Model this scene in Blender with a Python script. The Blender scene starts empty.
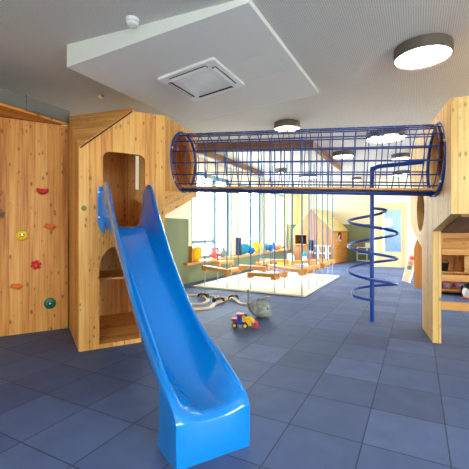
import bpy, bmesh, math, random
from mathutils import Vector, Matrix
random.seed(11)
C = bpy.context.scene.collection
PI = math.pi
CAM_H = 1.37; FOC = 351.0; YAW = math.radians(27.5); HOR = 231.0
cy_, sy_ = math.cos(YAW), math.sin(YAW)

def at(px, py, h=0.0):
    """floor (or height h) point seen at that place of the photograph -> room x, y"""
    Z = (CAM_H - h) * FOC / (py - HOR)
    X = (px - 234.5) / FOC * Z
    return X * cy_ - Z * sy_, X * sy_ + Z * cy_

# ------------------------------------------------------------------ materials
def new_mat(name):
    m = bpy.data.materials.new(name); m.use_nodes = True
    nt = m.node_tree; nt.nodes.clear()
    out = nt.nodes.new('ShaderNodeOutputMaterial')
    b = nt.nodes.new('ShaderNodeBsdfPrincipled')
    nt.links.new(b.outputs[0], out.inputs[0])
    return m, nt, b
def lin(c):
    return tuple(((v / 255) / 12.92 if v / 255 <= .04045 else ((v / 255 + .055) / 1.055) ** 2.4) for v in c) + (1,)
class N:
    def __init__(s, nt): s.nt = nt
    def n(s, t, **k):
        o = s.nt.nodes.new(t)
        for a, v in k.items(): setattr(o, a, v)
        return o
    def l(s, a, b): s.nt.links.new(a, b)
    def math(s, op, a, b=None, c=None):
        o = s.n('ShaderNodeMath', operation=op)
        for i, v in enumerate((a, b, c)):
            if v is None: continue
            if isinstance(v, (int, float)): o.inputs[i].default_value = v
            else: s.l(v, o.inputs[i])
        return o.outputs[0]
    def mix(s, f, a, b, bt='MIX'):
        o = s.n('ShaderNodeMix', data_type='RGBA', blend_type=bt)
        for i, v in ((0, f), (6, a), (7, b)):
            if isinstance(v, (int, float)): o.inputs[i].default_value = v
            elif isinstance(v, tuple): o.inputs[i].default_value = v
            else: s.l(v, o.inputs[i])
        return o.outputs[2]
    def ramp(s, f, stops):
        o = s.n('ShaderNodeValToRGB'); e = o.color_ramp.elements
        while len(e) < len(stops): e.new(.5)
        for q, (p, c) in zip(e, stops): q.position = p; q.color = c
        s.l(f, o.inputs[0]); return o.outputs[0]
def plain(name, rgb, rough=.5, spec=.4, metal=0, noise=.06, scale=6, coat=0):
    m, nt, b = new_mat(name); k = N(nt)
    tc = k.n('ShaderNodeTexCoord'); no = k.n('ShaderNodeTexNoise')
    no.inputs['Scale'].default_value = scale; no.inputs['Detail'].default_value = 4
    k.l(tc.outputs['Object'], no.inputs['Vector'])
    c = lin(rgb); d = tuple(x * (1 - noise * 2) for x in c[:3]) + (1,); e = tuple(min(1, x * (1 + noise * 2)) for x in c[:3]) + (1,)
    k.l(k.mix(no.outputs['Fac'], d, e), b.inputs['Base Color'])
    b.inputs['Roughness'].default_value = rough; b.inputs['Specular IOR Level'].default_value = spec
    b.inputs['Metallic'].default_value = metal
    if coat: b.inputs['Coat Weight'].default_value = coat; b.inputs['Coat Roughness'].default_value = .04
    return m
def wood(name, light, mid, dark, board=.13, knots=1.0, rough=.5, seam=.6):
    m, nt, b = new_mat(name); k = N(nt)
    uv = k.n('ShaderNodeUVMap'); sp = k.n('ShaderNodeSeparateXYZ'); k.l(uv.outputs[0], sp.inputs[0])
    u, v = sp.outputs[0], sp.outputs[1]
    bi = k.math('FLOOR', k.math('DIVIDE', u, board)); fr = k.math('FRACT', k.math('DIVIDE', u, board))
    wn = k.n('ShaderNodeTexWhiteNoise', noise_dimensions='1D'); k.l(bi, wn.inputs['W'])
    off = k.math('MULTIPLY', wn.outputs['Value'], 17.0)
    def coords(su, sv):
        c = k.n('ShaderNodeCombineXYZ')
        k.l(k.math('MULTIPLY', u, su), c.inputs[0]); k.l(k.math('ADD', k.math('MULTIPLY', v, sv), off), c.inputs[1]); k.l(off, c.inputs[2])
        return c.outputs[0]
    g = k.n('ShaderNodeTexNoise'); g.inputs['Scale'].default_value = 1; g.inputs['Detail'].default_value = 5
    g.inputs['Distortion'].default_value = .6; k.l(coords(45, 1.6), g.inputs['Vector'])
    g2 = k.n('ShaderNodeTexNoise'); g2.inputs['Scale'].default_value = 1; g2.inputs['Detail'].default_value = 3
    k.l(coords(14, .7), g2.inputs['Vector'])
    f = k.math('ADD', k.math('MULTIPLY', k.math('SUBTRACT', g.outputs['Fac'], .5), .8), k.math('ADD', .5, k.math('MULTIPLY', k.math('SUBTRACT', g2.outputs['Fac'], .5), .7)))
    f = k.math('ADD', f, k.math('MULTIPLY', k.math('SUBTRACT', wn.outputs['Value'], .5), .28))
    col = k.ramp(f, [(.25, lin(light)), (.52, lin(mid)), (.78, lin(dark))])
    if knots:
        vo = k.n('ShaderNodeTexVoronoi'); vo.inputs['Scale'].default_value = 1; vo.inputs['Randomness'].default_value = 1
        k.l(coords(21, 10), vo.inputs['Vector'])
        sc = k.n('ShaderNodeSeparateColor'); k.l(vo.outputs['Color'], sc.inputs[0])
        rad = k.math('MULTIPLY', k.math('MAXIMUM', k.math('SUBTRACT', sc.outputs[0], .3), 0), .6)
        km = k.math('SUBTRACT', 1, k.math('SMOOTH_MIN', k.math('DIVIDE', vo.outputs['Distance'], k.math('ADD', rad, .001)), 1.0, .2))
        km = k.math('MULTIPLY', k.math('MAXIMUM', km, 0), 1.5 * knots)
        km = k.math('MINIMUM', km, .8)
        col = k.mix(km, col, lin((122, 68, 30)))
    ed = k.math('MINIMUM', fr, k.math('SUBTRACT', 1, fr))
    sm = k.math('LESS_THAN', ed, .012)
    col = k.mix(k.math('MULTIPLY', sm, seam), col, lin((92, 55, 25)))
    k.l(col, b.inputs['Base Color'])
    b.inputs['Roughness'].default_value = rough; b.inputs['Specular IOR Level'].default_value = .3
    bp = k.n('ShaderNodeBump'); bp.inputs['Strength'].default_value = .12; bp.inputs['Distance'].default_value = .01
    k.l(g.outputs['Fac'], bp.inputs['Height']); k.l(bp.outputs[0], b.inputs['Normal'])
    return m
M = {}
M['larch'] = wood('larch_boards', (236, 180, 102), (224, 156, 76), (188, 116, 48))
M['larch_dark'] = wood('larch_climbing_boards', (230, 168, 88), (212, 140, 62), (174, 100, 38), board=.15)
M['pale_larch'] = wood('pale_larch_boards', (240, 200, 132), (230, 182, 106), (204, 148, 76), board=.16, knots=.6)
M['beech'] = wood('beech', (228, 166, 92), (216, 144, 68), (192, 118, 48), board=.3, knots=0, rough=.4, seam=0)
M['house_wood'] = wood('playhouse_wood', (184, 132, 84), (166, 114, 68), (136, 90, 50), board=.2, knots=.3)
M['roof_wood'] = wood('playhouse_roof_wood', (236, 214, 150), (228, 204, 136), (212, 184, 112), board=.2, knots=0)
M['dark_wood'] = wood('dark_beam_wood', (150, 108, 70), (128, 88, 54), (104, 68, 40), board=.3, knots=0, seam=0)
M['track_wood'] = wood('track_wood', (236, 216, 178), (226, 202, 158), (206, 178, 130), board=.3, knots=0, seam=0)
M['slide_blue'] = plain('slide_blue_plastic', (0, 122, 206), .13, .5, noise=.01, coat=.6)
M['steel_blue'] = plain('blue_powder_coat', (24, 58, 130), .35, .5, noise=.03)
M['pole_blue'] = plain('pole_blue_paint', (14, 62, 150), .3, .5, noise=.03)
M['rope_blue'] = plain('blue_rope', (70, 124, 164), .8, .2, noise=.1, scale=60)
M['steel'] = plain('brushed_steel', (186, 188, 190), .3, .5, metal=.9)
M['duct'] = plain('galvanised_duct', (124, 120, 114), .5, .4, metal=.2, noise=.08, scale=3)
M['white'] = plain('white_plastic', (236, 236, 234), .45, .4, noise=.01)
M['black'] = plain('black_plastic', (24, 24, 26), .5, .4)
M['dark_slot'] = plain('dark_slot', (30, 30, 30), .8, .2)
M['box_white'] = plain('plasterboard', (228, 226, 220), .9, .1, noise=.01)
M['cream'] = plain('cream_paint', (240, 228, 196), .85, .2, noise=.01)
M['frame_grey'] = plain('window_frame_paint', (118, 150, 168), .4, .4, noise=.02)
M['door_wood'] = plain('door_maple', (224, 198, 148), .45, .4, noise=.04, scale=4)
M['lamp_brown'] = plain('lamp_housing', (104, 92, 80), .5, .4, noise=.02)
M['mat_cream'] = plain('cream_mat', (244, 236, 214), .8, .2, noise=.02, scale=3)
M['red'] = plain('red_plastic', (206, 30, 34), .4, .5)
M['yellow'] = plain('yellow_plastic', (244, 188, 12), .4, .5)
M['orange'] = plain('orange_plastic', (226, 112, 36), .45, .5)
M['green'] = plain('green_plastic', (14, 104, 74), .4, .5)
M['olive'] = plain('olive_plastic', (120, 134, 60), .5, .4)
M['blue_toy'] = plain('blue_toy_plastic', (34, 64, 160), .35, .5)
M['teal'] = plain('teal_cloth', (40, 150, 170), .8, .2, noise=.1)
M['blue_cloth'] = plain('blue_cloth', (30, 110, 190), .85, .2, noise=.12, scale=20)
M['yellow_cloth'] = plain('yellow_cloth', (240, 206, 40), .85, .2, noise=.1, scale=14)
M['mustard'] = plain('mustard_cloth', (222, 176, 20), .85, .2, noise=.08, scale=14)
M['coral'] = plain('coral_red', (232, 92, 80), .7, .3, noise=.05)
M['grey_vase'] = plain('grey_ceramic', (122, 146, 152), .5, .4, noise=.06)
M['leaf'] = plain('leaf_green', (84, 124, 88), .6, .3, noise=.15, scale=20)
M['purple'] = plain('purple_cloth', (176, 134, 166), .9, .1, noise=.3, scale=30)
M['navy'] = plain('navy_board', (58, 62, 100), .6, .3)
M['bolt'] = plain('bolt_steel', (200, 204, 210), .3, .5, metal=.6)

def perforated():
    m, nt, b = new_mat('perforated_ceiling'); k = N(nt)
    tc = k.n('ShaderNodeTexCoord'); sp = k.n('ShaderNodeSeparateXYZ'); k.l(tc.outputs['Object'], sp.inputs[0])
    a = k.math('SUBTRACT', k.math('FRACT', k.math('DIVIDE', sp.outputs[0], .02)), .5)
    c = k.math('SUBTRACT', k.math('FRACT', k.math('DIVIDE', sp.outputs[1], .02)), .5)
    r = k.math('SQRT', k.math('ADD', k.math('MULTIPLY', a, a), k.math('MULTIPLY', c, c)))
    hole = k.math('LESS_THAN', r, .27)
    k.l(k.mix(hole, lin((222, 217, 210)), lin((178, 174, 168))), b.inputs['Base Color'])
    b.inputs['Roughness'].default_value = .9; b.inputs['Specular IOR Level'].default_value = .1
    return m
M['ceiling'] = perforated()
def rubber():
    m, nt, b = new_mat('rubber_tiles'); k = N(nt)
    tc = k.n('ShaderNodeTexCoord'); sp = k.n('ShaderNodeSeparateXYZ'); k.l(tc.outputs['Object'], sp.inputs[0])
    a = k.math('DIVIDE', k.math('ADD', sp.outputs[0], .316), .491)
    c = k.math('DIVIDE', k.math('SUBTRACT', sp.outputs[1], 2.39), .505)
    fa, fc = k.math('FRACT', a), k.math('FRACT', c)
    cb = k.n('ShaderNodeCombineXYZ'); k.l(k.math('FLOOR', a), cb.inputs[0]); k.l(k.math('FLOOR', c), cb.inputs[1])
    wn = k.n('ShaderNodeTexWhiteNoise', noise_dimensions='2D'); k.l(cb.outputs[0], wn.inputs['Vector'])
    no = k.n('ShaderNodeTexNoise'); no.inputs['Scale'].default_value = 190; no.inputs['Detail'].default_value = 2
    k.l(tc.outputs['Object'], no.inputs['Vector'])
    n2 = k.n('ShaderNodeTexNoise'); n2.inputs['Scale'].default_value = 5; n2.inputs['Detail'].default_value = 4
    k.l(tc.outputs['Object'], n2.inputs['Vector'])
    f = k.math('ADD', k.math('MULTIPLY', wn.outputs['Value'], .22), k.math('ADD', k.math('MULTIPLY', no.outputs['Fac'], .6), k.math('MULTIPLY', n2.outputs['Fac'], .25)))
    col = k.ramp(f, [(.3, lin((56, 70, 104))), (.6, lin((78, 96, 138))), (.85, lin((106, 124, 168)))])
    def edge(x): return k.math('MINIMUM', x, k.math('SUBTRACT', 1, x))
    e = k.math('MINIMUM', edge(fa), edge(fc))
    col = k.mix(k.math('MULTIPLY', k.math('LESS_THAN', e, .009), .75), col, lin((22, 26, 38)))
    k.l(col, b.inputs['Base Color'])
    b.inputs['Roughness'].default_value = .62; b.inputs['Specular IOR Level'].default_value = .35
    bp = k.n('ShaderNodeBump'); bp.inputs['Strength'].default_value = .2; bp.inputs['Distance'].default_value = .004
    k.l(no.outputs['Fac'], bp.inputs['Height']); k.l(bp.outputs[0], b.inputs['Normal'])
    return m
M['floor'] = rubber()
def two_tone():
    m, nt, b = new_mat('wall_paint_green_and_cream'); k = N(nt)
    tc = k.n('ShaderNodeTexCoord'); sp = k.n('ShaderNodeSeparateXYZ'); k.l(tc.outputs['Object'], sp.inputs[0])
    no = k.n('ShaderNodeTexNoise'); no.inputs['Scale'].default_value = 40; k.l(tc.outputs['Object'], no.inputs['Vector'])
    up = k.math('GREATER_THAN', sp.outputs[2], 1.68)
    gr = k.mix(no.outputs['Fac'], lin((122, 130, 98)), lin((140, 147, 114)))
    k.l(k.mix(up, gr, lin((246, 234, 206))), b.inputs['Base Color'])
    b.inputs['Roughness'].default_value = .85; b.inputs['Specular IOR Level'].default_value = .15
    return m
M['wall'] = two_tone()
def glass(name, tint=(1, 1, 1, 1)):
    m = bpy.data.materials.new(name); m.use_nodes = True; nt = m.node_tree; nt.nodes.clear(); k = N(nt)
    out = k.n('ShaderNodeOutputMaterial'); t = k.n('ShaderNodeBsdfTransparent'); t.inputs[0].default_value = tint
    g = k.n('ShaderNodeBsdfGlossy'); g.inputs['Roughness'].default_value = .02
    fr = k.n('ShaderNodeFresnel'); fr.inputs[0].default_value = 1.45
    mx = k.n('ShaderNodeMixShader'); ge = k.n('ShaderNodeNewGeometry'); k.l(k.math('MULTIPLY', fr.outputs[0], k.math('SUBTRACT', 1, ge.outputs['Backfacing'])), mx.inputs[0]); k.l(t.outputs[0], mx.inputs[1]); k.l(g.outputs[0], mx.inputs[2])
    k.l(mx.outputs[0], out.inputs[0]); return m
M['glass'] = glass('window_glass', (.93, .97, .98, 1))
def emit(name, c, s):
    m, nt, b = new_mat(name)
    b.inputs['Base Color'].default_value = (.9, .9, .9, 1)
    b.inputs['Emission Color'].default_value = c; b.inputs['Emission Strength'].default_value = s
    return m
LAMP = 9.0
M['lamp'] = emit('lamp_diffuser', (1, .93, .8, 1), LAMP)
def plush(name, a, bcol, scale):
    m, nt, b = new_mat(name); k = N(nt)
    tc = k.n('ShaderNodeTexCoord'); no = k.n('ShaderNodeTexNoise'); no.inputs['Scale'].default_value = scale
    k.l(tc.outputs['Object'], no.inputs['Vector'])
    k.l(k.ramp(no.outputs['Fac'], [(.4, lin(a)), (.6, lin(bcol))]), b.inputs['Base Color'])
    b.inputs['Roughness'].default_value = .95; b.inputs['Specular IOR Level'].default_value = .1
    return m
M['shark'] = plush('grey_plush', (132, 138, 132), (168, 170, 158), 16)
M['shark_belly'] = plush('pale_plush', (120, 120, 106), (150, 148, 132), 12)

# ------------------------------------------------------------------ mesh builder
class MB:
    def __init__(s): s.v = []; s.f = []; s.g = []; s.mi = 0; s.fm = []
    def add(s, vs, fs, grain=(0, 0, 1)):
        b = len(s.v); s.v += [tuple(x) for x in vs]
        for f in fs: s.f.append(tuple(b + i for i in f)); s.g.append(grain); s.fm.append(s.mi)
        return s
    def box(s, lo, hi, grain=None, mat=None):
        x0, y0, z0 = lo; x1, y1, z1 = hi
        vs = [Vector(p) for p in ((x0,y0,z0),(x1,y0,z0),(x1,y1,z0),(x0,y1,z0),(x0,y0,z1),(x1,y0,z1),(x1,y1,z1),(x0,y1,z1))]
        if grain is None:
            d = (x1-x0, y1-y0, z1-z0); i = d.index(max(d)); grain = tuple(1.0 if j == i else 0.0 for j in range(3))
        if mat is not None:
            vs = [mat @ p for p in vs]; grain = tuple(mat.to_3x3() @ Vector(grain))
        return s.add(vs, [(0,3,2,1),(4,5,6,7),(0,1,5,4),(1,2,6,5),(2,3,7,6),(3,0,4,7)], grain)
    def beam(s, a, b, w, t, up=(0, 0, 1)):
        """a box from a to b, w wide (sideways) and t thick (towards up)"""
        a, b = Vector(a), Vector(b); d = (b - a); L = d.length; d.normalize()
        x = d.cross(Vector(up)).normalized(); z = x.cross(d)
        m = Matrix((x, d, z)).transposed().to_4x4(); m.translation = a
        return s.box((-w/2, 0, -t/2), (w/2, L, t/2), (0, 1, 0), m)
    def tube(s, pts, r, n=8, closed=False, cap=True):
        pts = [Vector(p) for p in pts]; K = len(pts); rings = []
        ref = None
        for i, p in enumerate(pts):
            if closed: d = pts[(i+1) % K] - pts[i-1]
            else: d = pts[min(i+1, K-1)] - pts[max(i-1, 0)]
            d.normalize()
            if ref is None:
                ref = d.orthogonal().normalized()
            ref = (ref - d * ref.dot(d)).normalized(); bi = d.cross(ref)
            rr = r[i] if isinstance(r, (list, tuple)) else r
            rings.append([p + ref * (rr * math.cos(2*PI*j/n)) + bi * (rr * math.sin(2*PI*j/n)) for j in range(n)])
        vs = [q for ring in rings for q in ring]; fs = []
        for i in range(K if closed else K - 1):
            o = i * n; q = ((i+1) % K) * n
            # closed loops in a plane keep their frame, so indices line up
            for j in range(n): fs.append((o+j, o+(j+1) % n, q+(j+1) % n, q+j))
        if cap and not closed:
            fs.append(tuple(range(n-1, -1, -1))); fs.append(tuple((K-1)*n + j for j in range(n)))
        d = (pts[-1] - pts[0])
        return s.add(vs, fs, tuple(d.normalized()) if d.length > 1e-6 else (0, 0, 1))
    def lathe(s, prof, n=24, mat=None):
        vs = []; fs = []; K = len(prof)
        for r, z in prof:
            for j in range(n):
                p = Vector((r*math.cos(2*PI*j/n), r*math.sin(2*PI*j/n), z)); vs.append(mat @ p if mat else p)
        for i in range(K-1):
            for j in range(n): fs.append((i*n+j, i*n+(j+1) % n, (i+1)*n+(j+1) % n, (i+1)*n+j))
        if prof[0][0] > 1e-5: fs.append(tuple(range(n-1, -1, -1)))
        if prof[-1][0] > 1e-5: fs.append(tuple((K-1)*n+j for j in range(n)))
        return s.add(vs, fs)
    def ball(s, c, r, n=16, m=10, mat=None, fn=None):
        rx, ry, rz = r if isinstance(r, (tuple, list)) else (r, r, r); vs = []; fs = []
        for i in range(m+1):
            a = -PI/2 + PI*i/m
            for j in range(n):
                t = 2*PI*j/n; p = Vector((math.cos(a)*math.cos(t), math.cos(a)*math.sin(t), math.sin(a)))
                if fn: p = fn(p)
                p = Vector((p.x*rx, p.y*ry, p.z*rz)); p = (mat @ p) if mat else p
                vs.append(p + Vector(c))
        for i in range(m):
            for j in range(n): fs.append((i*n+j, i*n+(j+1) % n, (i+1)*n+(j+1) % n, (i+1)*n+j))
        return s.add(vs, fs)
    def plate(s, outer, holes, o, ax, ay, t, grain2=(0, 1)):
        """flat panel with holes: 2D outline in the axes ax, ay from o, thickness t along ax x ay"""
        o, ax, ay = Vector(o), Vector(ax).normalized(), Vector(ay).normalized(); nrm = ax.cross(ay)
        bm = bmesh.new(); loops = []; edges = []
        for lp in [outer] + list(holes):
            vs = [bm.verts.new((p[0], p[1], 0)) for p in lp]; loops.append(vs)
            for i in range(len(vs)): edges.append(bm.edges.new((vs[i], vs[(i+1) % len(vs)])))
        bmesh.ops.triangle_fill(bm, use_beauty=True, use_dissolve=False, edges=edges, normal=(0, 0, 1))
        bm.verts.index_update()
        vs2 = [v.co.copy() for v in bm.verts]; nv = len(vs2); fs = []
        for f in bm.faces:
            idx = [v.index for v in f.verts]
            if f.normal.z < 0: idx.reverse()
            fs.append(tuple(i + nv for i in idx)); fs.append(tuple(reversed(idx)))
        for lp in loops:
            ids = [v.index for v in lp]
            for i in range(len(ids)):
                a, b2 = ids[i], ids[(i+1) % len(ids)]; fs.append((a, b2, b2+nv, a+nv))
        bm.free()
        P = [o + ax*p.x + ay*p.y for p in vs2]; P = P + [p + nrm*t for p in P]
        g = tuple(ax*grain2[0] + ay*grain2[1])
        return s.add(P, fs, g)
    def build(s, name, mat, parent=None, smooth=False, bevel=0, loc=None, recalc=True, subd=0):
        me = bpy.data.meshes.new(name); me.from_pydata(s.v, [], s.f)
        mats = mat if isinstance(mat, (list, tuple)) else [mat]
        for m in mats: me.materials.append(m)
        uv = me.uv_layers.new(name='UVMap')
        for p in me.polygons:
            p.material_index = min(s.fm[p.index], len(mats)-1); p.use_smooth = bool(smooth)
            g = Vector(s.g[p.index]).normalized(); n = p.normal
            if abs(n.dot(g)) > .9: a = n.orthogonal().normalized(); g2 = n.cross(a)
            else: g2 = (g - n * g.dot(n)).normalized(); a = g2.cross(n)
            for li in p.loop_indices:
                co = me.vertices[me.loops[li].vertex_index].co; uv.data[li].uv = (co.dot(a) + 7.3, co.dot(g2) + 3.1)
        if recalc:
            bm = bmesh.new(); bm.from_mesh(me); bmesh.ops.recalc_face_normals(bm, faces=bm.faces[:]); bm.to_mesh(me); bm.free()
        if smooth and smooth is not True: me.set_sharp_from_angle(angle=math.radians(smooth))
        ob = bpy.data.objects.new(name, me); C.objects.link(ob)
        if parent is not None: ob.parent = parent
        if loc is not None: ob.location = loc
        if bevel:
            b = ob.modifiers.new('bevel', 'BEVEL'); b.width = bevel; b.segments = 2; b.limit_method = 'ANGLE'; b.angle_limit = math.radians(40)
        if subd:
            b = ob.modifiers.new('subdivision', 'SUBSURF'); b.levels = subd; b.render_levels = subd
        return ob
def tag(o, label, cat, group=None):
    o['label'] = label; o['category'] = cat
    if group: o['group'] = group
    return o
def thing(name, label, cat, loc=(0, 0, 0), rz=0, group=None):
    o = bpy.data.objects.new(name, None); o.empty_display_size = .1; C.objects.link(o)
    o.location = loc; o.rotation_euler = (0, 0, rz); return tag(o, label, cat, group)
def struct(o): o['kind'] = 'structure'; return o
def copy_tree(o, parent=None):
    c = o.copy(); C.objects.link(c)
    if parent is not None: c.parent = parent
    for ch in list(o.children): copy_tree(ch, c)
    return c
def rrect(x0, y0, x1, y1, r, n=6):
    pts = []
    for cx, cy, a0 in ((x1-r, y0+r, -PI/2), (x1-r, y1-r, 0), (x0+r, y1-r, PI/2), (x0+r, y0+r, PI)):
        for i in range(n+1): a = a0 + PI/2*i/n; pts.append((cx + r*math.cos(a), cy + r*math.sin(a)))
    return pts
def circ(cx, cy, r, n=40): return [(cx + r*math.cos(2*PI*i/n), cy + r*math.sin(2*PI*i/n)) for i in range(n)]
def catmull(pts, n=6):
    out = []; P = [pts[0]] + list(pts) + [pts[-1]]
    for i in range(1, len(P)-2):
        for j in range(n):
            t = j/n; a, b, c, d = (Vector(q) for q in P[i-1:i+3])
            out.append(.5*((2*b) + (c-a)*t + (2*a-5*b+4*c-d)*t*t + (3*b-a-3*c+d)*t**3))
    out.append(Vector(pts[-1])); return out
X, Y, Zv = (1, 0, 0), (0, 1, 0), (0, 0, 1)

# ------------------------------------------------------------------ room shell
XL, XR, YB, YD, YE, H = -5.3, 4.6, -3.2, 14.45, 17.0, 3.36
JOG = -1.5
struct(MB().box((XL-.4, YB-.3, -.2), (XR+.3, YE+.3, 0), Y).build('floor', M['floor']))
struct(MB().box((XL-.4, YB-.3, H), (XR+.3, YE+.3, H+.2), Y).build('ceiling', M['ceiling']))
# left wall with three window bays beyond the tower and one bay behind the photographer's left
SILL = .55; WT = 3.05
bays = [(8.0, 10.2), (10.8, 12.85), (13.5, 15.7)]
w = MB()
w.box((XL-.4, YB-.3, 0), (XL, 7.58, H))
w.box((XL-.4, 7.58, 0), (XL, 15.9, SILL-.06)); w.box((XL-.4, 7.58, WT), (XL, 15.9, H)); w.box((XL-.4, 15.9, 0), (XL, YE+.3, H))
struct(w.build('wall_left', M['wall']))
w = MB(); prev = 7.58
for a, b in bays: w.box((XL-.4, prev, SILL-.06), (XL-.2, a, WT)); prev = b
w.box((XL-.4, prev, SILL-.06), (XL-.2, 15.9, WT))
struct(w.build('wall_left_piers', M['cream']))
struct(MB().box((XL, YE, 0), (JOG, YE+.3, H)).build('wall_end', M['wall']))
w = MB(); DX0, DX1, DH = -1.39, -.33, 2.42
w.box((JOG, YD, 0), (DX0, YD+.2, H)); w.box((DX1, YD, 0), (XR, YD+.2, H)); w.box((DX0, YD, DH), (DX1, YD+.2, H)); w.box((JOG, YD+.2, 0), (JOG+.2, YE+.3, H))
struct(w.build('wall_door', M['cream']))
w = MB(); prev = YB-.3
added_rbays = [(-1.8, 1.0), (8.6, 13.8)]  # window openings out of view, added to let in more daylight
for a, b in added_rbays:
    w.box((XR, prev, 0), (XR+.3, a, H)); w.box((XR, a, 0), (XR+.3, b, .6)); w.box((XR, a, 3.0), (XR+.3, b, H)); prev = b
w.box((XR, prev, 0), (XR+.3, YE+.3, H))
struct(w.build('wall_right', M['cream']))
w = MB(); prev = XL-.4
kbays = [(.2, 2.2)]
for a, b in kbays:
    w.box((prev, YB-.3, 0), (a, YB, H)); w.box((a, YB-.3, 0), (b, YB, .5)); w.box((a, YB-.3, 3.05), (b, YB, H)); prev = b
w.box((prev, YB-.3, 0), (XR+.3, YB, H))
struct(w.build('wall_rear', M['cream']))

def portal(loc, rot, sx, sz):
    l = bpy.data.lights.new('window_portal', 'AREA'); l.shape = 'RECTANGLE'; l.size = sx; l.size_y = sz; l.cycles.is_portal = True
    o = bpy.data.objects.new('window_portal', l); C.objects.link(o); o.location = loc; o.rotation_euler = rot
nwin = [0]
def window(axis, plane, a, b, z0, z1, mull=(), trans=(), inward=1, d=.07):
    """a framed window in a wall opening; axis 'y' lies in a wall of constant x"""
    nwin[0] += 1
    def P(s, q, z): return (plane + q, s, z) if axis == 'y' else (s, plane + q, z)
    def bx(m, s0, s1, za, zb, q0=0, q1=d):
        p, q = P(s0, q0, za), P(s1, q1, zb)
        m.box(tuple(min(i, j) for i, j in zip(p, q)), tuple(max(i, j) for i, j in zip(p, q)))
    r = bpy.data.objects.new('window_%d' % nwin[0], None); C.objects.link(r); r['kind'] = 'structure'
    f = MB(); t = .11
    bx(f, a, a+t, z0, z1); bx(f, b-t, b, z0, z1); bx(f, a+t, b-t, z0, z0+t); bx(f, a+t, b-t, z1-t, z1)
    f.build('frame', M['frame_grey'], r)
    for s in mull:
        m = MB(); bx(m, s-.09, s+.09, z0+t, z1-t); m.build('mullion', M['frame_grey'], r)
    for (s0, s1, z) in trans:
        m = MB(); bx(m, s0, s1, z-.05, z+.05); m.build('transom', M['frame_grey'], r)
    g = MB(); bx(g, a+t*.5, b-t*.5, z0+t*.5, z1-t*.5, d*.45, d*.55); g.build('pane', M['glass'], r)
    return r
window('y', XL-.29, 8.0, 10.2, SILL, WT, (9.3,), ((8.07, 9.25, 1.06),))
window('y', XL-.29, 10.8, 12.85, SILL, WT, (11.9,), ())
window('y', XL-.29, 13.5, 15.7, SILL, WT, (14.6,), ())
window('y', XR+.1, -1.8, 1.0, .6, 3.0, (-.4,), ())
window('y', XR+.1, 8.6, 13.8, .6, 3.0, (11.2,), ())  # unseen window, added and widened to brighten the far floor
window('x', YB-.2,   .2, 2.2, .5, 3.05, (1.2,), ())
for a, b in bays: portal((XL-.42, (a+b)/2, (SILL+WT)/2), (0, -PI/2, 0), WT-SILL, b-a)
for a, b in added_rbays: portal((XR+.32, (a+b)/2, 1.8), (0, PI/2, 0), 2.4, b-a)
for a, b in kbays: portal(((a+b)/2, YB-.32, 1.78), (PI/2, 0, 0), b-a, 2.55)
# sill bench along the window wall
tag(MB().box((XL-.2, 7.36, SILL-.06), (XL+.12, 15.3, SILL), Y).build('window_sill', M['beech'], bevel=.008),
    'long light wooden sill board running under the left windows', 'sill')
# outside paving
struct(MB().box((-40, -30, -.35), (40, 45, -.25)).build('ground_outside', M['box_white']))

# end door
dr = bpy.data.objects.new('door_1', None); C.objects.link(dr); dr['kind'] = 'structure'
f = MB(); f.box((DX0, YD-.03, 0), (DX0+.08, YD+.15, DH)); f.box((DX1-.08, YD-.03, 0), (DX1, YD+.15, DH)); f.box((DX0+.08, YD-.03, DH-.09), (DX1-.08, YD+.15, DH))
f.build('door_frame', M['door_wood'], dr)
l0, l1 = DX0+.085, DX1-.085
f = MB(); f.plate([(l0, .01), (l1, .01), (l1, DH-.1), (l0, DH-.1)], [[(l0+.12, .58), (l1-.12, .58), (l1-.12, DH-.26), (l0+.12, DH-.26)]], (0, YD+.07, 0), X, Zv, .05)
f.build('door_leaf', M['door_wood'], dr)
MB().box((l0+.11, YD+.04, .57), (l1-.11, YD+.048, DH-.25)).build('pane', M['glass'], dr)
f = MB(); f.tube([(l1-.06, YD+.02, 1.02), (l1-.06, YD-.04, 1.02), (l1-.17, YD-.04, 1.02)], .012); f.build('door_handle', M['steel'], dr)
# the corridor behind the door glass
M['corridor'] = plain('corridor_paint', (130, 160, 220), .8, .2)
struct(MB().box((JOG+.25, 16.3, 0), (.8, 16.4, H)).build('wall_corridor', M['corridor']))
tag(MB().ball((-1.05, 15.6, 1.72), .16).build('reflection_globe', M['lamp'], smooth=True), 'glowing white globe added as the round lamp reflection in the end door glass', 'lamp')  # glowing globe stands in for a round reflection on the door glass

# ------------------------------------------------------------------ ceiling: dropped box, cassette, detectors, lamps, duct
bq = [(-3.32, 2.5, 3.12), (-1.27, 2.7, 3.31), (-1.235, 4.98, 3.313), (-3.32, 4.7, 3.12)]   # wedge: deep at the left, shallow at the right
bs = math.atan2(.19, 2.05)
def bot(x): return 3.12 + (x + 3.32)*.19/2.05
tag(MB().add(bq + [(p[0], p[1], H) for p in bq], [(0,1,2,3), (7,6,5,4), (0,4,5,1), (1,5,6,2), (2,6,7,3), (3,7,4,0)]).build('ceiling_box', M['box_white']), 'large white boxed section dropped below the ceiling, deeper at its left', 'ceiling box')
ac = thing('air_conditioner', 'white square ceiling cassette air conditioner in the dropped box', 'air conditioner', (-2.33, 3.63, bot(-2.33) - .003))
ac.rotation_euler = (0, -bs, 0); ac.scale = (1.05, 1.05, 1)
MB().plate(rrect(-.37, -.37, .37, .37, .03), [[(-.2, -.2), (.2, -.2), (.2, .2), (-.2, .2)]] , (0, 0, 0), X, (0, -1, 0), .03).build('cover', M['white'], ac, bevel=.006)
g = MB()
for i in range(14): y = -.186 + i*.0286; g.box((-.2, y-.009, -.026), (.2, y+.009, -.016))
for i in range(7): x = -.18 + i*.06; g.box((x-.004, -.2, -.022), (x+.004, .2, -.004))
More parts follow.
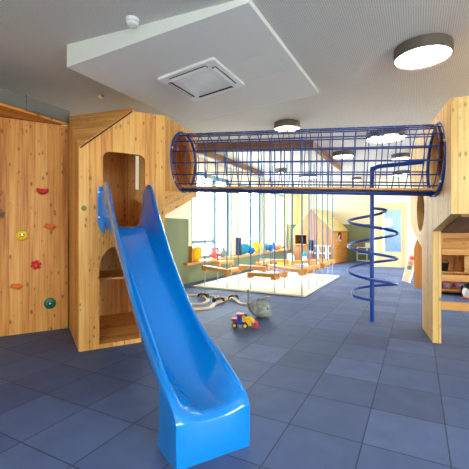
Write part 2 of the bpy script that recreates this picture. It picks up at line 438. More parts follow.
g.build('intake_grille', M['white'], ac)
MB().box((-.2, -.2, -.004), (.2, .2, .0)).build('filter', M['box_white'], ac)
for i in range(4):
    a = i*PI/2; m = Matrix.Rotation(a, 4, 'Z')
    MB().box((-.24, -.318, -.034), (.24, -.27, -.029), None, m).build('air_slot', M['dark_slot'], ac)
    MB().beam(m @ Vector((-.235, -.292, -.042)), m @ Vector((.235, -.292, -.042)), .034, .005, m.to_3x3() @ Vector((0, .5, 1))).build('louvre', M['white'], ac)
def loop_frame(x0, y0, x1, y1, z, t, d):
    m = MB(); m.box((x0, y0, z-d), (x1, y0+t, z)); m.box((x0, y1-t, z-d), (x1, y1, z)); m.box((x0, y0+t, z-d), (x0+t, y1-t, z)); m.box((x1-t, y0+t, z-d), (x1, y1-t, z)); return m
hatch = loop_frame(-.22, -.24, .22, .24, 0, .006, .003).build('access_hatch', M['box_white'], loc=(-1.62, 3.75, bot(-1.62))); hatch.rotation_euler = (0, -bs, 0)
tag(hatch, 'faint square access hatch outline in the dropped ceiling box', 'hatch')
det = thing('smoke_detector', 'round white smoke detector on the ceiling in front of the dropped box', 'smoke detector', (-2.37, 2.48, H))
MB().lathe([(.06, 0), (.06, -.03), (.052, -.034)], 20).build('base', M['white'], det, smooth=40)
MB().lathe([(.045, -.034), (.05, -.045), (.046, -.062), (.03, -.072), (.0, -.074)], 20).build('sensor_head', M['white'], det, smooth=40)
d2 = thing('ceiling_sensor', 'small cream sensor on the ceiling above the climbing corner', 'sensor', (-4.13, 3.66, H))
MB().lathe([(.035, 0), (.035, -.035), (.022, -.045), (.0, -.047)], 16).build('body', M['cream'], d2, smooth=40)
MB().box((.02, -.012, -.03), (.07, .012, -.008)).build('clip', M['duct'], d2)

def lamp(px, py, width, label):
    """round surface lamp; its lit disc (0.12 below the ceiling) is seen at px, py"""
    zb = H - .12; zd = (zb - CAM_H) * FOC / (HOR - py); r = width * zd / FOC / 2; Xc = (px - 234.5) / FOC * zd
    x, y = Xc*cy_ - zd*sy_, Xc*sy_ + zd*cy_
    t = thing('ceiling_lamp', label, 'ceiling lamp', (x, y, H), 0, 'round ceiling lamps')
    MB().lathe([(r*.94, 0), (r, -.004), (r, -.118), (r-.012, -.122), (r-.016, -.112), (r-.016, -.05)], 48).build('housing', M['lamp_brown'], t, smooth=40)
    MB().lathe([(r-.016, -.105), (r-.05, -.112), (0, -.114)], 48).build('diffuser', M['lamp'], t, smooth=True)
lamp(422.5, 58.5, 53, 'large round brown rimmed ceiling lamp nearest, at upper right above right wooden tower')
lamp(386, 139, 38, 'wide round ceiling lamp seen through top of wire tunnel above the spiral pole')
lamp(287, 129.5, 26, 'small round ceiling lamp just above the middle of the wire tunnel')
lamp(343.5, 157, 21, 'round ceiling lamp seen through the tunnel left of the spiral pole, right of hanging ropes')
lamp(401, 159, 18, 'upper of two small round ceiling lamps seen through tunnel right of the pole')
lamp(402, 175, 18, 'lower of two small round ceiling lamps seen through tunnel right of the pole')
lamp(281.5, 172.5, 12, 'tiny distant ceiling lamp seen through the tunnel among the hanging ropes')
lamp(308, 178, 18, 'flat distant ceiling lamp seen through tunnel beside the rope frame, above playhouse')
lamp(356.5, 180.5, 9, 'most distant tiny ceiling lamp seen low through tunnel left of the pole')
for i, (x, y) in enumerate(((1.2, .2), (-2.6, -.6), (-.6, -1.9))):
    r = .3; t = thing('ceiling_lamp', ['round ceiling lamp over the floor right of the photographer', 'round ceiling lamp over the floor left of the photographer', 'round ceiling lamp by the rear wall behind the photographer'][i], 'ceiling lamp', (x, y, H), 0, 'round ceiling lamps')
    MB().lathe([(r*.94, 0), (r, -.004), (r, -.118), (r-.012, -.122), (r-.016, -.112), (r-.016, -.05)], 48).build('housing', M['lamp_brown'], t, smooth=40)
    MB().lathe([(r-.016, -.105), (r-.05, -.112), (0, -.114)], 48).build('diffuser', M['lamp'], t, smooth=True)
du = thing('air_duct', 'grey metal duct running above the wooden climbing wall at left', 'duct', (-4.37, 3.3, 2.9))
MB().box((-.9, -6.3, -.0), (0, .04, .17)).build('duct_body', M['duct'], du)
MB().box((-.9, -2.48, -.01), (.012, -2.40, .19)).build('joint_flange', M['duct'], du)
MB().box((-.03, -.59, -.02), (.014, -.55, .18)).build('hanger', M['duct'], du)

# ------------------------------------------------------------------ left tower (local x along its front, y into it)
TA = math.radians(57.5); TO = (-3.40, 2.71, 0)
tw = thing('play_tower', 'tall knotty larch play tower behind the blue slide, with faceted roof', 'play tower', TO, TA)
th = .035
W = 1.015
arch = [(.22, .05), (.80, .05), (.80, .93)] + [(.51 + .29*math.cos(a), .93 + .29*math.sin(a)) for a in [PI*i/16 for i in range(1, 16)]] + [(.22, .93)]
MB().plate([(0, 0), (W, 0), (W, 2.84), (.6, 2.83), (0, 2.32)], [rrect(.263, 1.43, .758, 2.306, .085), arch], (0, th, 0), X, Zv, th).build('front_panel', M['larch'], tw)
MB().plate([(th, 0), (1.5, 0), (1.5, 3.0), (1.14, 2.99), (th, 2.345)], [], (th, 0, 0), Y, Zv, -th).build('left_panel', M['larch'], tw)
# sloping facet above the seam
E = Vector((-.004, -.004, 2.325)); A = Vector((.6, -.004, 2.838)); BL = Vector((0, 1.14, 2.995))
nf = (A - E).cross(BL - E).normalized(); nf = nf if nf.z > 0 else -nf
A2 = A + Vector((.02, .05, 0)); A2.z = E.z - ((A2.x-E.x)*nf.x + (A2.y-E.y)*nf.y)/nf.z
MB().add([E, A, A2, BL] + [p - nf*.04 for p in (E, A, A2, BL)], [(0,1,2,3), (7,6,5,4), (0,4,5,1), (1,5,6,2), (2,6,7,3), (3,7,4,0)], tuple((BL-A2).normalized())).build('sloping_facet', M['larch'], tw)
s_ = MB(); s_.beam(E + Vector((.02, -.003, -.012)), A + Vector((0, -.003, -.012)), .008, .014); s_.build('roof_seam', M['dark_slot'], tw)
c45 = math.sqrt(.5)
fd = Vector((c45, c45, 0)); F0 = Vector((W, 0, 0)); FN = Vector((c45, -c45, 0)); FL = 1.128
MB().plate([(0, 1.88), (FL, 1.99), (FL, 2.885), (0, 2.84)], [circ(.573, 2.35, .39)], F0, fd, Zv, -th).build('chamfer_panel', M['larch'], tw)
# slanting soffit under the chamfer
p0, p1, p2, p3 = F0 + Vector((0, 0, 1.575)), F0 + Vector((0, 0, 1.88)), F0 + fd*FL + Vector((0, 0, 1.985)), F0 + fd*FL + Vector((0, 0, 1.92))
q = -FN*.04
MB().add([p0, p1, p2, p3, p0+q, p1+q, p2+q, p3+q], [(0,1,2,3), (7,6,5,4), (0,4,5,1), (1,5,6,2), (2,6,7,3), (3,7,4,0)], tuple(p3-p0)).build('soffit', M['larch'], tw)
MB().plate([(th, 0), (1.5, 0), (1.5, 1.9), (th, 1.56)], [], (W, 0, 0), Y, Zv, -th).build('lower_side_panel', M['larch'], tw)
fe = F0 + fd*FL
MB().plate([(th, 0), (W, 0), (W, 1.6), (fe.x-.04, 1.95), (fe.x-.04, 2.78), (.06, 2.95)], [[(1.01, 2.05), (1.075, 2.05), (1.075, 2.61), (1.01, 2.61)]], (0, 1.5, 0), X, Zv, th).build('back_panel', M['larch'], tw)
MB().plate([(0, 1.9), (1.5-fe.y, 1.9), (1.5-fe.y, 2.86), (0, 2.86)], [], fe, Y, Zv, -th).build('far_side_panel', M['larch'], tw)
MB().plate([(.04, .04), (W-.04, .04), (W-.04, 1.5), (.04, 1.5)], [], (0, 0, 1.385), X, Y, .04, (1, 0)).build('platform', M['larch'], tw)
MB().box((th, th, 0), (W-th, 1.5, .05), X).build('floor_board', M['larch'], tw)
MB().box((th, .55, .72), (W-th, 1.5, .75), X).build('shelf', M['larch'], tw)
MB().plate([(.62, .05), (W-.02, .05), (fe.x-.06, fe.y), (fe.x-.06, 1.46), (.06, 1.46), (.09, 1.14), (.66, .2)], [], (0, 0, 2.79), X, Y, .03, (1, 0)).build('roof_board', M['larch'], tw)

def loc_tw(u, v, z): # tower frame -> room
    c, s = math.cos(TA), math.sin(TA); return (TO[0] + u*c - v*s, TO[1] + u*s + v*c, z)
# climbing wall
cw = thing('climbing_wall', 'tall vertical board climbing wall of knotty larch at the left', 'climbing wall', loc_tw(-.02, 1.14, 0), TA)
MB().plate([(-1.78, 0), (0, 0), (0, 2.85), (-1.78, 2.85)], [], (0, .04, 0), X, Zv, .04).build('board_face', M['larch_dark'], cw)
tag(MB().plate([(-4.37, 3.3), (-5.28, 1.85), (-5.28, -1.5), (-4.37, -1.5)], [], (0, 0, 2.858), X, Y, .035, (0, 1)).build('wooden_soffit', M['larch_dark']),
    'orange wooden soffit board overhanging the climbing wall below the duct', 'soffit')
# climbing holds: on the plane y=1.14 of the tower frame
def hold_at(px, py):
    # intersect the sight line with the climbing wall plane
    r = (px - 234.5)/FOC
    c, s = math.cos(TA), math.sin(TA)
    o = Vector(loc_tw(0, 1.14, 0)); n = Vector((-s, c, 0))
    d = Vector((r*cy_ - sy_, r*sy_ + cy_, (HOR-py)/FOC))
    t = (o.dot(n))/d.dot(n) if abs(d.dot(n)) > 1e-6 else 0
    return Vector((0, 0, CAM_H)) + d*((o - Vector((0, 0, CAM_H))).dot(n)/d.dot(n))
def hold(px, py, kind, mat, label):
    p = hold_at(px, py); t = thing('climbing_hold', label, 'climbing hold', p, TA, 'climbing holds')
    b = MB()
    if kind == 'crescent':
        pts = [(.06*math.cos(a), -.025, .025 - .045*math.sin(a)) for a in [PI*i/10 for i in range(11)]]
        b.tube(catmull(pts, 2), [.012 + .026*math.sin(PI*i/20) for i in range(21)], 8)
        b.ball((0, -.02, -.008), (.045, .03, .03))
    elif kind == 'ring':
        b.lathe([(.0, 0), (.07, 0), (.075, .025), (.06, .04), (.0, .035)], 20, Matrix.Rotation(PI/2, 4, 'X'))
    elif kind == 'knob':
        b.ball((0, -.02, 0), (.075, .035, .032), fn=lambda p: p*(1 + .2*math.sin(5*p.x+1) + .12*math.cos(7*p.z)))
        b.ball((-.045, -.022, .022), (.035, .025, .022))
    elif kind == 'star':
        b.ball((0, -.018, 0), (.045, .03, .045))
        for i in range(6):
            a = i*PI/3 + .3; b.ball((.045*math.cos(a), -.014, .045*math.sin(a)), (.022, .016, .022), 10, 6)
    o = b.build('hold_body', mat, t, smooth=True)
    if kind == 'ring':
        for dx in (-.022, .022): MB().ball((dx, -.038, .01), (.011, .008, .007), 8, 6).build('finger_hole', M['dark_slot'], t, smooth=True)
        MB().tube([(.026*math.cos(a), -.038, -.012 - .01*math.sin(a)) for a in [PI*i/6 for i in range(7)]], .004, 6).build('groove', M['dark_slot'], t)
    MB().lathe([(.011, 0), (.011, .008), (0, .009)], 10, Matrix.Translation((0, -.034, 0)) @ Matrix.Rotation(PI/2, 4, 'X')).build('bolt', M['bolt'], t)
hold(42.3, 190.5, 'crescent', M['red'], 'red crescent climbing hold, topmost on the wooden climbing wall')
hold(22, 235, 'ring', M['yellow'], 'round yellow climbing hold with two holes on the wooden wall')
hold(51, 227, 'knob', M['orange'], 'orange climbing hold right of the round yellow hold')
hold(36, 265, 'star', M['red'], 'red star shaped climbing hold below the yellow one')
hold(17.5, 286.5, 'knob', M['orange'], 'low orange climbing hold, leftmost near the bottom of the wall')
hold(50, 303, 'ring', M['green'], 'round dark green climbing hold, lowest on the wooden wall')
hold(-.5, 214, 'star', M['dark_wood'], 'dark brown climbing hold cut by the left photo edge')
kn = thing('round_plug', 'small round olive green plug on the tower front left of the slide', 'plug', loc_tw(.055, 0, 1.63), TA)
MB().lathe([(.028, 0), (.03, .006), (.02, .012), (.012, .008), (0, .008)], 18, Matrix.Rotation(PI/2, 4, 'X')).build('plug_body', M['olive'], kn, smooth=40)

# ------------------------------------------------------------------ slide
sl = thing('slide', 'glossy bright blue plastic slide descending from the left wooden tower', 'slide', loc_tw(.5, -2.3, 0), TA)
bed = [(.05, 1.425), (-.08, 1.425), (-.2, 1.40), (-.32, 1.33), (-.5, 1.205), (-1.0, .865), (-1.4, .60), (-1.6, .48), (-1.78, .392), (-1.96, .328), (-2.15, .29), (-2.36, .276)]
def interp(tab, x):
    tab = sorted(tab)
    if x <= tab[0][0]: return tab[0][1]
    for (a, fa), (b, fb) in zip(tab, tab[1:]):
        if x <= b: 
            t = (x-a)/(b-a); return fa + (fb-fa)*t
    return tab[-1][1]
bc = catmull([(v, z, 0) for v, z in bed], 6); bedtab = [(p.x, p.y) for p in bc]
hw = [(.05, .42), (-.03, .475), (-.12, .495), (-.22, .53), (-.31, .555), (-.37, .56), (-.43, .535), (-.55, .465), (-.75, .385), (-1.0, .3), (-1.3, .23), (-1.6, .2), (-1.9, .195), (-2.05, .18), (-2.2, .14), (-2.3, .098), (-2.36, .066), (-2.40, .045), (-2.43, .03)]
hc = catmull([(v, z, 0) for v, z in hw], 5); htab = [(p.x, p.y) for p in hc]
wd = [(.05, .262), (-.1, .264), (-.4, .25), (-1.0, .24), (-1.6, .24), (-1.9, .248), (-2.12, .256), (-2.35, .252), (-2.43, .245)]
rm = [(-2.43, .06), (-2.25, .062), (-1.95, .05), (-1.6, .03), (-.3, .03), (-.1, .036), (.05, .036)]
vs_list = [.0, -.03, -.06, -.09, -.12, -.16] + [-.2 - .06*i for i in range(32)] + [-2.1, -2.148, -2.153, -2.17, -2.2, -2.25, -2.28, -2.31, -2.34, -2.37, -2.39, -2.405, -2.416, -2.424, -2.43]
rows = []
for v in vs_list:
    b = interp(bedtab, v); h = max(.012, interp(htab, v)); w_ = interp(wd, v)
    if v < -2.36: b -= .045*((-2.36 - v)/.07)**2.5
    und = 0.0 if v < -2.15 else b - .035
    q_ = interp(rm, v); e_ = max(0, min(1, (-1.6 - v)/.5)); bi = w_ - q_   # inner rim edge; e_: how far the trough has opened into the basin
    bw = bi*(1-.28*e_)
    g_ = min(1, h/.1)
    ow = [(w_+.002, b+.88*h), (w_+.003, b+.6*h)] + ([(w_+.004, b*.5), (w_+.012*max(0, min(1, (v+2.43)/.3)), 0), (.6*w_, 0), (0, 0)] if und == 0 else [(w_-.012, b+.28*h), (w_*.8, b-.022), (.5*w_, b-.035), (0, b-.035)])
    half = [(0, b), (.3*w_, b+.002), (bw*.6, b+.008*g_), (bw*.78, b+.026*g_), (bw*.9, b+.3*h), (bw*.5+bi*.5 - .004, b+.55*h), (bi-.004, b+.8*h), (bi+q_*.12, b+.93*h), (bi+q_*.35, b+.985*h), (bi+q_*.6, b+h), (bi+q_*.85, b+.97*h)] + ow
    full = half + [(-x, z) for x, z in reversed(half[1:-1])]
    rows.append([(x, v + 2.3, z) for x, z in full])
m = MB(); n = len(rows[0])
fs = []
for i in range(len(rows)-1):
    for j in range(n): fs.append((i*n+j, i*n+(j+1) % n, (i+1)*n+(j+1) % n, (i+1)*n+j))
k_ = len(rows)-1; hn = 16
def capf(o): 
    out = []
    for j in range(hn//2): out.append((o+j, o+j+1, o+hn-j-1, o+hn-j))
    R = [0] + [n-i for i in range(1, hn)] + [hn]
    for j in range(hn//2): out.append((o+R[j], o+R[hn-j], o+R[hn-j-1], o+R[j+1]))
    return out
fs += capf(0) + capf(k_*n)
m.add([p for r in rows for p in r], fs)
m.build('chute', M['slide_blue'], sl, smooth=50)
for s in (-1, 1):
    pl = [(-.03, -.08), (.0, -.06), (.03, .0), (.05, .08), (.05, .44), (.035, .47), (.0, .47), (-.03, .47)]
    MB().plate([(x*s, z) for x, z in pl], [], (s*.255, 2.3-.012, 1.41), X, Zv, .012).build('mounting_flange', M['slide_blue'], sl, bevel=.004)
    for z in (1.53, 1.82):
        MB().lathe([(.012, 0), (.012, .008), (0, .011)], 12, Matrix.Translation((s*.286, 2.277, z)) @ Matrix.Rotation(PI/2, 4, 'X')).build('bolt', M['bolt'], sl)

# ------------------------------------------------------------------ wire tunnel
TL = Vector((-2.975, 4.125, 2.35)); TR = Vector((.205, 4.706, 2.195)); ax = (TR - TL).normalized()
ex = ax.cross(Vector((0, 0, 1))).normalized(); ez = ex.cross(ax)
tn = thing('wire_tunnel', 'long blue wire mesh crawl tunnel hung between the two wooden towers', 'crawl tunnel', (TL + TR)/2)
O = (TL + TR)/2; RT = .395; LEN = (TR-TL).length
def ringpts(s, r, n=40): c = TL + ax*s - O; return [c + ex*(r*math.cos(2*PI*i/n)) + ez*(r*math.sin(2*PI*i/n)) for i in range(n)]
NR = 23
for i in range(NR):
    MB().tube(ringpts(LEN*(i+.5)/NR, RT), .006, 6, closed=True).build('hoop', M['steel_blue'], tn, smooth=True)
for i in range(16):
    a = 2*PI*(i+.5)/16; d = ex*(RT*math.cos(a)) + ez*(RT*math.sin(a))
    MB().tube([TL + d - O, TR + d - O], .0082, 6).build('long_wire', M['steel_blue'], tn, smooth=True)
for c, s in ((TL, .01), (TR, LEN-.01)):
    MB().tube(ringpts(s, RT+.018, 48), .02, 8, closed=True).build('end_ring', M['steel_blue'], tn, smooth=True)
mm = MB()
for s in (-.06, .06):
    d = -ez*(RT+.004) + ex*s; mm = MB().tube([TL + d - O, TR + d - O], .016, 8); mm.build('bottom_rail', M['steel_blue'], tn, smooth=True)
mm = MB(); mm.beam(TL - ez*(RT-.035) - O, TR - ez*(RT-.035) - O, .34, .022, ez); mm.build('floor_board', M['beech'], tn)
for i in range(6):
    a = 2*PI*i/6 + .3
    for s in (.03, LEN-.03):
        cpt = TL + ax*s + ex*((RT+.03)*math.cos(a)) + ez*((RT+.03)*math.sin(a)) - O
        MB().ball(cpt, .016, 8, 6).build('ring_bolt', M['bolt'], tn, smooth=True)

# ------------------------------------------------------------------ right tower (local y runs along its left panel, into the room)
RA = math.radians(8.5); RO = (.17, 4.94, 0)
rt = thing('play_tower', 'pale larch play tower at the right edge standing on a wide leg', 'play tower', RO, RA)
def plate_x(out, holes, x, t): return MB().plate(out, holes, (x, 0, 0), Y, Zv, t)   # extends +x by t
plate_x([(0, 0), (.70, 0), (.75, 1.13), (1.9, 1.47), (1.9, 2.8), (1.5, 2.8), (-.867, 2.69), (-.867, 1.54), (0, 1.37)], [circ(-.215, 2.195, .385), circ(.88, 1.68, .315)], 0, .09).build('left_panel', M['pale_larch'], rt)
MB().plate([(.09, 1.54), (1.7, 1.54), (1.7, 2.69), (.09, 2.69)], [], (0, -.867+.035, 0), X, Zv, .035).build('front_panel', M['pale_larch'], rt)
pf = MB(); pf.beam((.9, -.85, 1.525), (.9, .01, 1.36), 1.62, .03, (0, 0, 1)); pf.build('front_soffit', M['dark_wood'], rt)  # dark wood puts the shade of the underside into the colour
MB().box((.09, .02, 1.29), (1.7, .06, 1.36), X).build('header_beam', M['beech'], rt)
MB().box((.09, .5, 1.06), (1.7, .55, 1.365), X).build('header_beam', M['larch'], rt)
for z0, z1 in ((1.08, 1.155), (.76, .84), (.41, .51)):
    MB().box((.09, .0, z0), (1.65, .05, z1), X).build('rung', M['beech'], rt, bevel=.008)
plate_x([(0, 0), (.70, 0), (.75, 1.13), (1.9, 1.47), (1.9, 2.8), (-.867, 2.69), (-.867, 1.54), (0, 1.37)], [], 1.7, .09).build('right_panel', M['pale_larch'], rt)
MB().plate([(.09, 1.47), (1.7, 1.47), (1.7, 2.8), (.09, 2.8)], [], (0, 1.9, 0), X, Zv, .035).build('back_panel', M['larch'], rt)
MB().box((.09, .0, 1.365), (1.7, 1.87, 1.40), X).build('platform', M['larch'], rt)
MB().plate([(.09, -.83), (1.7, -.83), (1.7, 1.88), (.09, 1.88)], [], (0, 0, 2.62), X, Y, .03, (1, 0)).build('roof_board', M['pale_larch'], rt)

# ------------------------------------------------------------------ spiral climbing pole
px_, py_ = at(372, 321.5)
sp = thing('spiral_pole', 'dark blue steel climbing pole with a spiral, under the wire tunnel', 'climbing pole', (px_, py_, 0))
ra = Vector((.17 - math.sin(RA)*.62, 4.94 + math.cos(RA)*.62, 2.33)) - Vector((px_, py_, 0))
dirr = Vector((ra.x, ra.y, 0)).normalized()
top = [(0, 0, 0), (0, 0, 1.0), (0, 0, 2.22), tuple(Vector((0, 0, 2.30)) + dirr*.025), tuple(Vector((0, 0, 2.335)) + dirr*.09)]
MB().tube(catmull(top, 6) + [Vector((ra.x, ra.y, 2.335))], .031, 14).build('pole', M['pole_blue'], sp, smooth=50)
MB().lathe([(.045, 0), (.045, .006), (.033, .01), (.033, .03)], 20).build('base_plate', M['pole_blue'], sp, smooth=40)
MB().lathe([(.07, 0), (.07, .012), (0, .013)], 16, Matrix.Translation((ra.x, ra.y, 2.335)) @ Matrix.Rotation(PI/2 , 4, 'Y')).build('wall_plate', M['pole_blue'], sp, smooth=40)
# helix: left -> front -> right -> back, falling
fw = Vector((-sy_, cy_, 0)); rt_ = Vector((cy_, sy_, 0)); hel = []
NT = 3.68; n = 150; R0 = .345; z0, z1 = 1.715, .33
for i in range(n+1):
    t = i/n; q = t*NT; a = q*2*PI - math.radians(25)
    r = interp([(0, .02), (.07, .215), (.3, .31), (.5, R0), (NT-.3, R0), (NT-.12, R0*.72), (NT, .02)], q)
    hel.append(rt_*(r*math.cos(a)) + fw*(r*math.sin(a)) + Vector((0, 0, z0 + (z1-z0)*t)))
MB().tube(hel, .021, 10).build('spiral', M['pole_blue'], sp, smooth=50)

# ------------------------------------------------------------------ mat, rope frame, hanging beams
tag(MB().box((-4.84, 7.1, .004), (-2.06, 10.75, .045)).build('play_mat', M['mat_cream'], bevel=.01), 'bright cream play mat on the floor beneath the hanging beams', 'mat')
rf = thing('rope_frame', 'dark wooden frame under the ceiling from which climbing ropes hang', 'frame', (-3.34, 9.1, H))
for a, b in (((-4.58, 6.65), (-2.05, 7.6)), ((-2.05, 7.6), (-2.05, 10.9)), ((-4.58, 6.65), (-4.58, 10.9))):
    MB().beam((a[0]+3.34, a[1]-9.1, -.09), (b[0]+3.34, b[1]-9.1, -.09), .06, .16).build('frame_beam', M['dark_wood'], rf)
beams = [
 ((205, 287.8), .50, (227, 289.7), .44, 1, 1, 'leftmost hanging wooden beam on steel legs, front row by the sill'),
 ((229, 289.3), .44, (238.4, 285.9), .43, 0, 1, 'short hanging beam turning back from the leftmost front beam'),
 ((217.7, 284), .55, (231, 279), .50, 1, 1, 'hanging beam behind the leftmost one, nearest the window sill'),
 ((240.5, 286.5), .49, (264, 287.3), .47, 0, 1, 'hanging beam of the second row behind the low front beam'),
 ((259, 281), .47, (272.5, 276.5), .47, 1, 1, 'angled hanging beam in the third row near the sill'),
 ((250.6, 291), .39, (274.8, 294.6), .41, 1, 1, 'low front hanging beam directly behind the grey plush whale'),
 ((276.5, 294), .41, (284.4, 289.8), .38, 0, 1, 'short low hanging beam bending back from the front beam, mid mat'),
 ((271, 285.5), .49, (302, 297.8), .55, 1, 1, 'long front hanging beam ending at the near right mat corner'),
 ((304, 296.5), .55, (316.7, 287.9), .53, 0, 1, 'hanging beam running back along the right edge of the mat'),
 ((292, 286.6), .48, (309, 291), .50, 1, 1, 'hanging beam just behind the long front right beam'),
 ((314, 277.5), .50, (332.4, 276), .47, 1, 1, 'rearmost right hanging beam in front of the playhouse steps'),
 ((322.5, 284), .50, (327.6, 280), .50, 1, 1, 'very short hanging beam at the rear right mat edge'),
 ((262, 277.2), .50, (287, 278.2), .50, 1, 1, 'rear hanging beam in the middle of the mat before the playhouse'),
 ((292.5, 280), .50, (311, 279), .50, 1, 1, 'rear hanging beam in front of the playhouse doorway'),
]
for (a, ha, b, hb, ra_, rb_, lab) in beams:
    A_ = Vector(at(*a) + (ha,)); B_ = Vector(at(*b) + (hb,)); mid = (A_ + B_)/2
    t = thing('hanging_beam', lab, 'hanging beam', (mid.x, mid.y, .045), 0, 'hanging stepping beams over the mat'); mo = Vector((mid.x, mid.y, .045))
    d = (B_ - A_).normalized()
    MB().beam(A_ - mo - d*.05, B_ - mo + d*.05, .15, .085).build('plank', M['beech'], t, bevel=.012)
    for p, on in ((A_, ra_), (B_, rb_)):
        MB().beam(p - mo - d*.06 - Vector((0, 0, .065)), p - mo + d*.06 - Vector((0, 0, .065)), .13, .05).build('end_block', M['beech'], t, bevel=.01)
        if not on: continue
        MB().tube([p - mo + Vector((0, 0, .02)), Vector((p.x, p.y, H - .03)) - mo], .015, 8).build('rope', M['rope_blue'], t, smooth=50)
        MB().lathe([(.03, .0), (.03, -.01), (.012, -.02), (.012, -.05), (0, -.052)], 10, Matrix.Translation(Vector((p.x, p.y, H)) - mo)).build('ceiling_hook', M['steel'], t, smooth=40)
        MB().tube([p - mo - Vector((0, 0, .085)), Vector((p.x, p.y, .045)) - mo], .013, 8).build('leg_rod', M['steel'], t, smooth=50)

# ------------------------------------------------------------------ playhouse
HA = math.radians(-8); HO = Vector((-3.12, 14.75, 0))
ph = thing('playhouse', 'wooden gabled playhouse with pale roof standing at the far end', 'playhouse', HO, HA)
hw_, hd_, he, ha_ = 1.8, 2.0, 1.37, 2.27
MB().plate([(-hw_, 0), (0, 0), (0, he), (-hw_/2, ha_), (-hw_, he)],
    [[(-1.68, .80), (-1.14, .80), (-1.14, 1.2), (-1.68, 1.2)], [(-1.02, .02), (-.74, .02), (-.74, .98), (-1.02, .98)]], (0, .03, 0), X, Zv, .03).build('gable_wall', M['house_wood'], ph)
MB().plate([(.03, 0), (hd_, 0), (hd_, he-.02), (.03, he-.02)], [circ(.95, 1.12, .27, 28)], (-.03, 0, 0), Y, Zv, .03, (1, 0)).build('side_wall', M['beech'], ph)
MB().plate([(.03, 0), (hd_, 0), (hd_, he-.02), (.03, he-.02)], [], (-hw_, 0, 0), Y, Zv, .03, (1, 0)).build('side_wall', M['beech'], ph)
MB().plate([(-hw_, 0), (0, 0), (0, he), (-hw_/2, ha_), (-hw_, he)], [], (0, hd_, 0), X, Zv, .03).build('rear_wall', M['house_wood'], ph)
for s in (1, -1):
    e = Vector((-hw_/2 + s*(hw_/2+.04), 0, he-.01)); a = Vector((-hw_/2, 0, ha_+.035)); off = Vector((0, 0, .04))
    v = [e, a, a + Vector((0, hd_, 0)), e + Vector((0, hd_, 0))]; v += [q + off for q in v]
    MB().add(v, [(0,1,2,3), (7,6,5,4), (0,4,5,1), (1,5,6,2), (2,6,7,3), (3,7,4,0)], (0, 1, 0)).build('roof_panel', M['roof_wood'], ph)
MB().box((-1.72, -.12, .76), (-1.1, .0, .80), X).build('counter', M['beech'], ph)
MB().box((-1.38, .005, .80), (-1.34, .03, 1.2)).build('window_bar', M['house_wood'], ph)
def hp(x, y, z=0): c, s = math.cos(HA), math.sin(HA); return (HO.x + x*c - y*s, HO.y + x*s + y*c, z)
# red and white toy in the round side window
o = hp(-.02, .98, .86)
ty = thing('soft_toy', 'small red and white soft toy in the round playhouse window', 'soft toy', o, HA)
MB().ball((0, 0, .16), (.07, .14, .16)).build('body', M['white'], ty, smooth=True)
MB().ball((.04, -.02, .2), (.06, .09, .09)).build('patch', M['red'], ty, smooth=True)
st = thing('step_shelf', 'small white shelf with two boards before the playhouse gable', 'shelf', hp(-.28, -.35), HA)
for x in (-.2, .2): MB().box((x-.035, -.1, 0), (x+.035, .1, .75)).build('upright', M['white'], st)
for z in (.75, .44): MB().box((-.32, -.13, z), (.3, .13, z+.035)).build('board', M['white'], st)
def cushion(name, label, cat, loc, r, mat, rz=0, tilt=0, group=None, sq=.7):
    t = thing(name, label, cat, loc, rz, group)
    def fn(p): # rounded square pillow
        e = sq; return Vector((math.copysign(abs(p.x)**e, p.x), math.copysign(abs(p.y)**1.0, p.y), math.copysign(abs(p.z)**e, p.z)))
    m = Matrix.Rotation(tilt, 4, 'X')
    MB().ball((0, 0, r[2]), r, 20, 12, m, fn).build('cover', mat, t, smooth=True)
    pts = [m @ Vector((r[0]*.97*math.copysign(abs(math.cos(a))**.6, math.cos(a)), 0, r[2]*.97*math.copysign(abs(math.sin(a))**.6, math.sin(a)))) + Vector((0, 0, r[2])) for a in [2*PI*i/32 for i in range(32)]]
    MB().tube(pts, .008, 6, closed=True).build('piping', mat, t, smooth=True)
    return t
def floor_pt(px, py): x, y = at(px, py); return (x, y, 0)
# toys and cushions on the sill (x about -5.4)
def sill_pt(px, xw=-5.4, z=SILL):
    r = (px-234.5)/FOC; zd = xw/(r*cy_ - sy_); return (xw, zd*(r*sy_ + cy_), z)
cushion('cushion', 'mustard yellow cushion leaning at the near end of the window sill', 'cushion', sill_pt(196.5, -5.34), (.2, .09, .2), M['mustard'], math.radians(85), .15)
tag(MB().box((-5.48, 7.60, SILL), (-5.2, 7.64, SILL+.42)).build('end_board', M['beech']), 'upright wooden end board behind the mustard cushion on the sill', 'board')
ba = thing('lattice_ball', 'coral red lattice ball on the window sill beside the grey vase', 'toy', sill_pt(215, -5.42))
for i in range(7):
    a = PI*i/7; r = .165; ctr = Vector((0, 0, .165))
    u_, v_ = Vector((math.cos(a), math.sin(a), 0)), Vector((0, 0, 1))
    MB().tube([ctr + u_*(r*math.cos(q)) + v_*(r*math.sin(q)) for q in [2*PI*j/24 for j in range(24)]], .011, 6, closed=True).build('hoop', M['coral'], ba, smooth=True)
for zz in (-.6, -.2, .2, .6):
    rr = .165*math.sqrt(1-zz*zz)
    MB().tube([(rr*math.cos(q), rr*math.sin(q), .165+.165*zz) for q in [2*PI*j/24 for j in range(24)]], .011, 6, closed=True).build('hoop', M['coral'], ba, smooth=True)
va = thing('vase', 'grey teal ceramic vase on the sill right of the coral ball', 'vase', sill_pt(223, -5.45))
MB().lathe([(.07, 0), (.1, .06), (.11, .15), (.07, .25), (.05, .29), (.065, .32), (.055, .32), (.04, .29)], 20).build('body', M['grey_vase'], va, smooth=50)
pt = thing('potted_sprout', 'thin green sprout in a small pot behind the coral ball', 'plant', sill_pt(214.5, -5.62))
MB().lathe([(.05, 0), (.065, .12), (.055, .12), (.05, .1), (0, .1)], 14).build('pot', M['white'], pt, smooth=40)
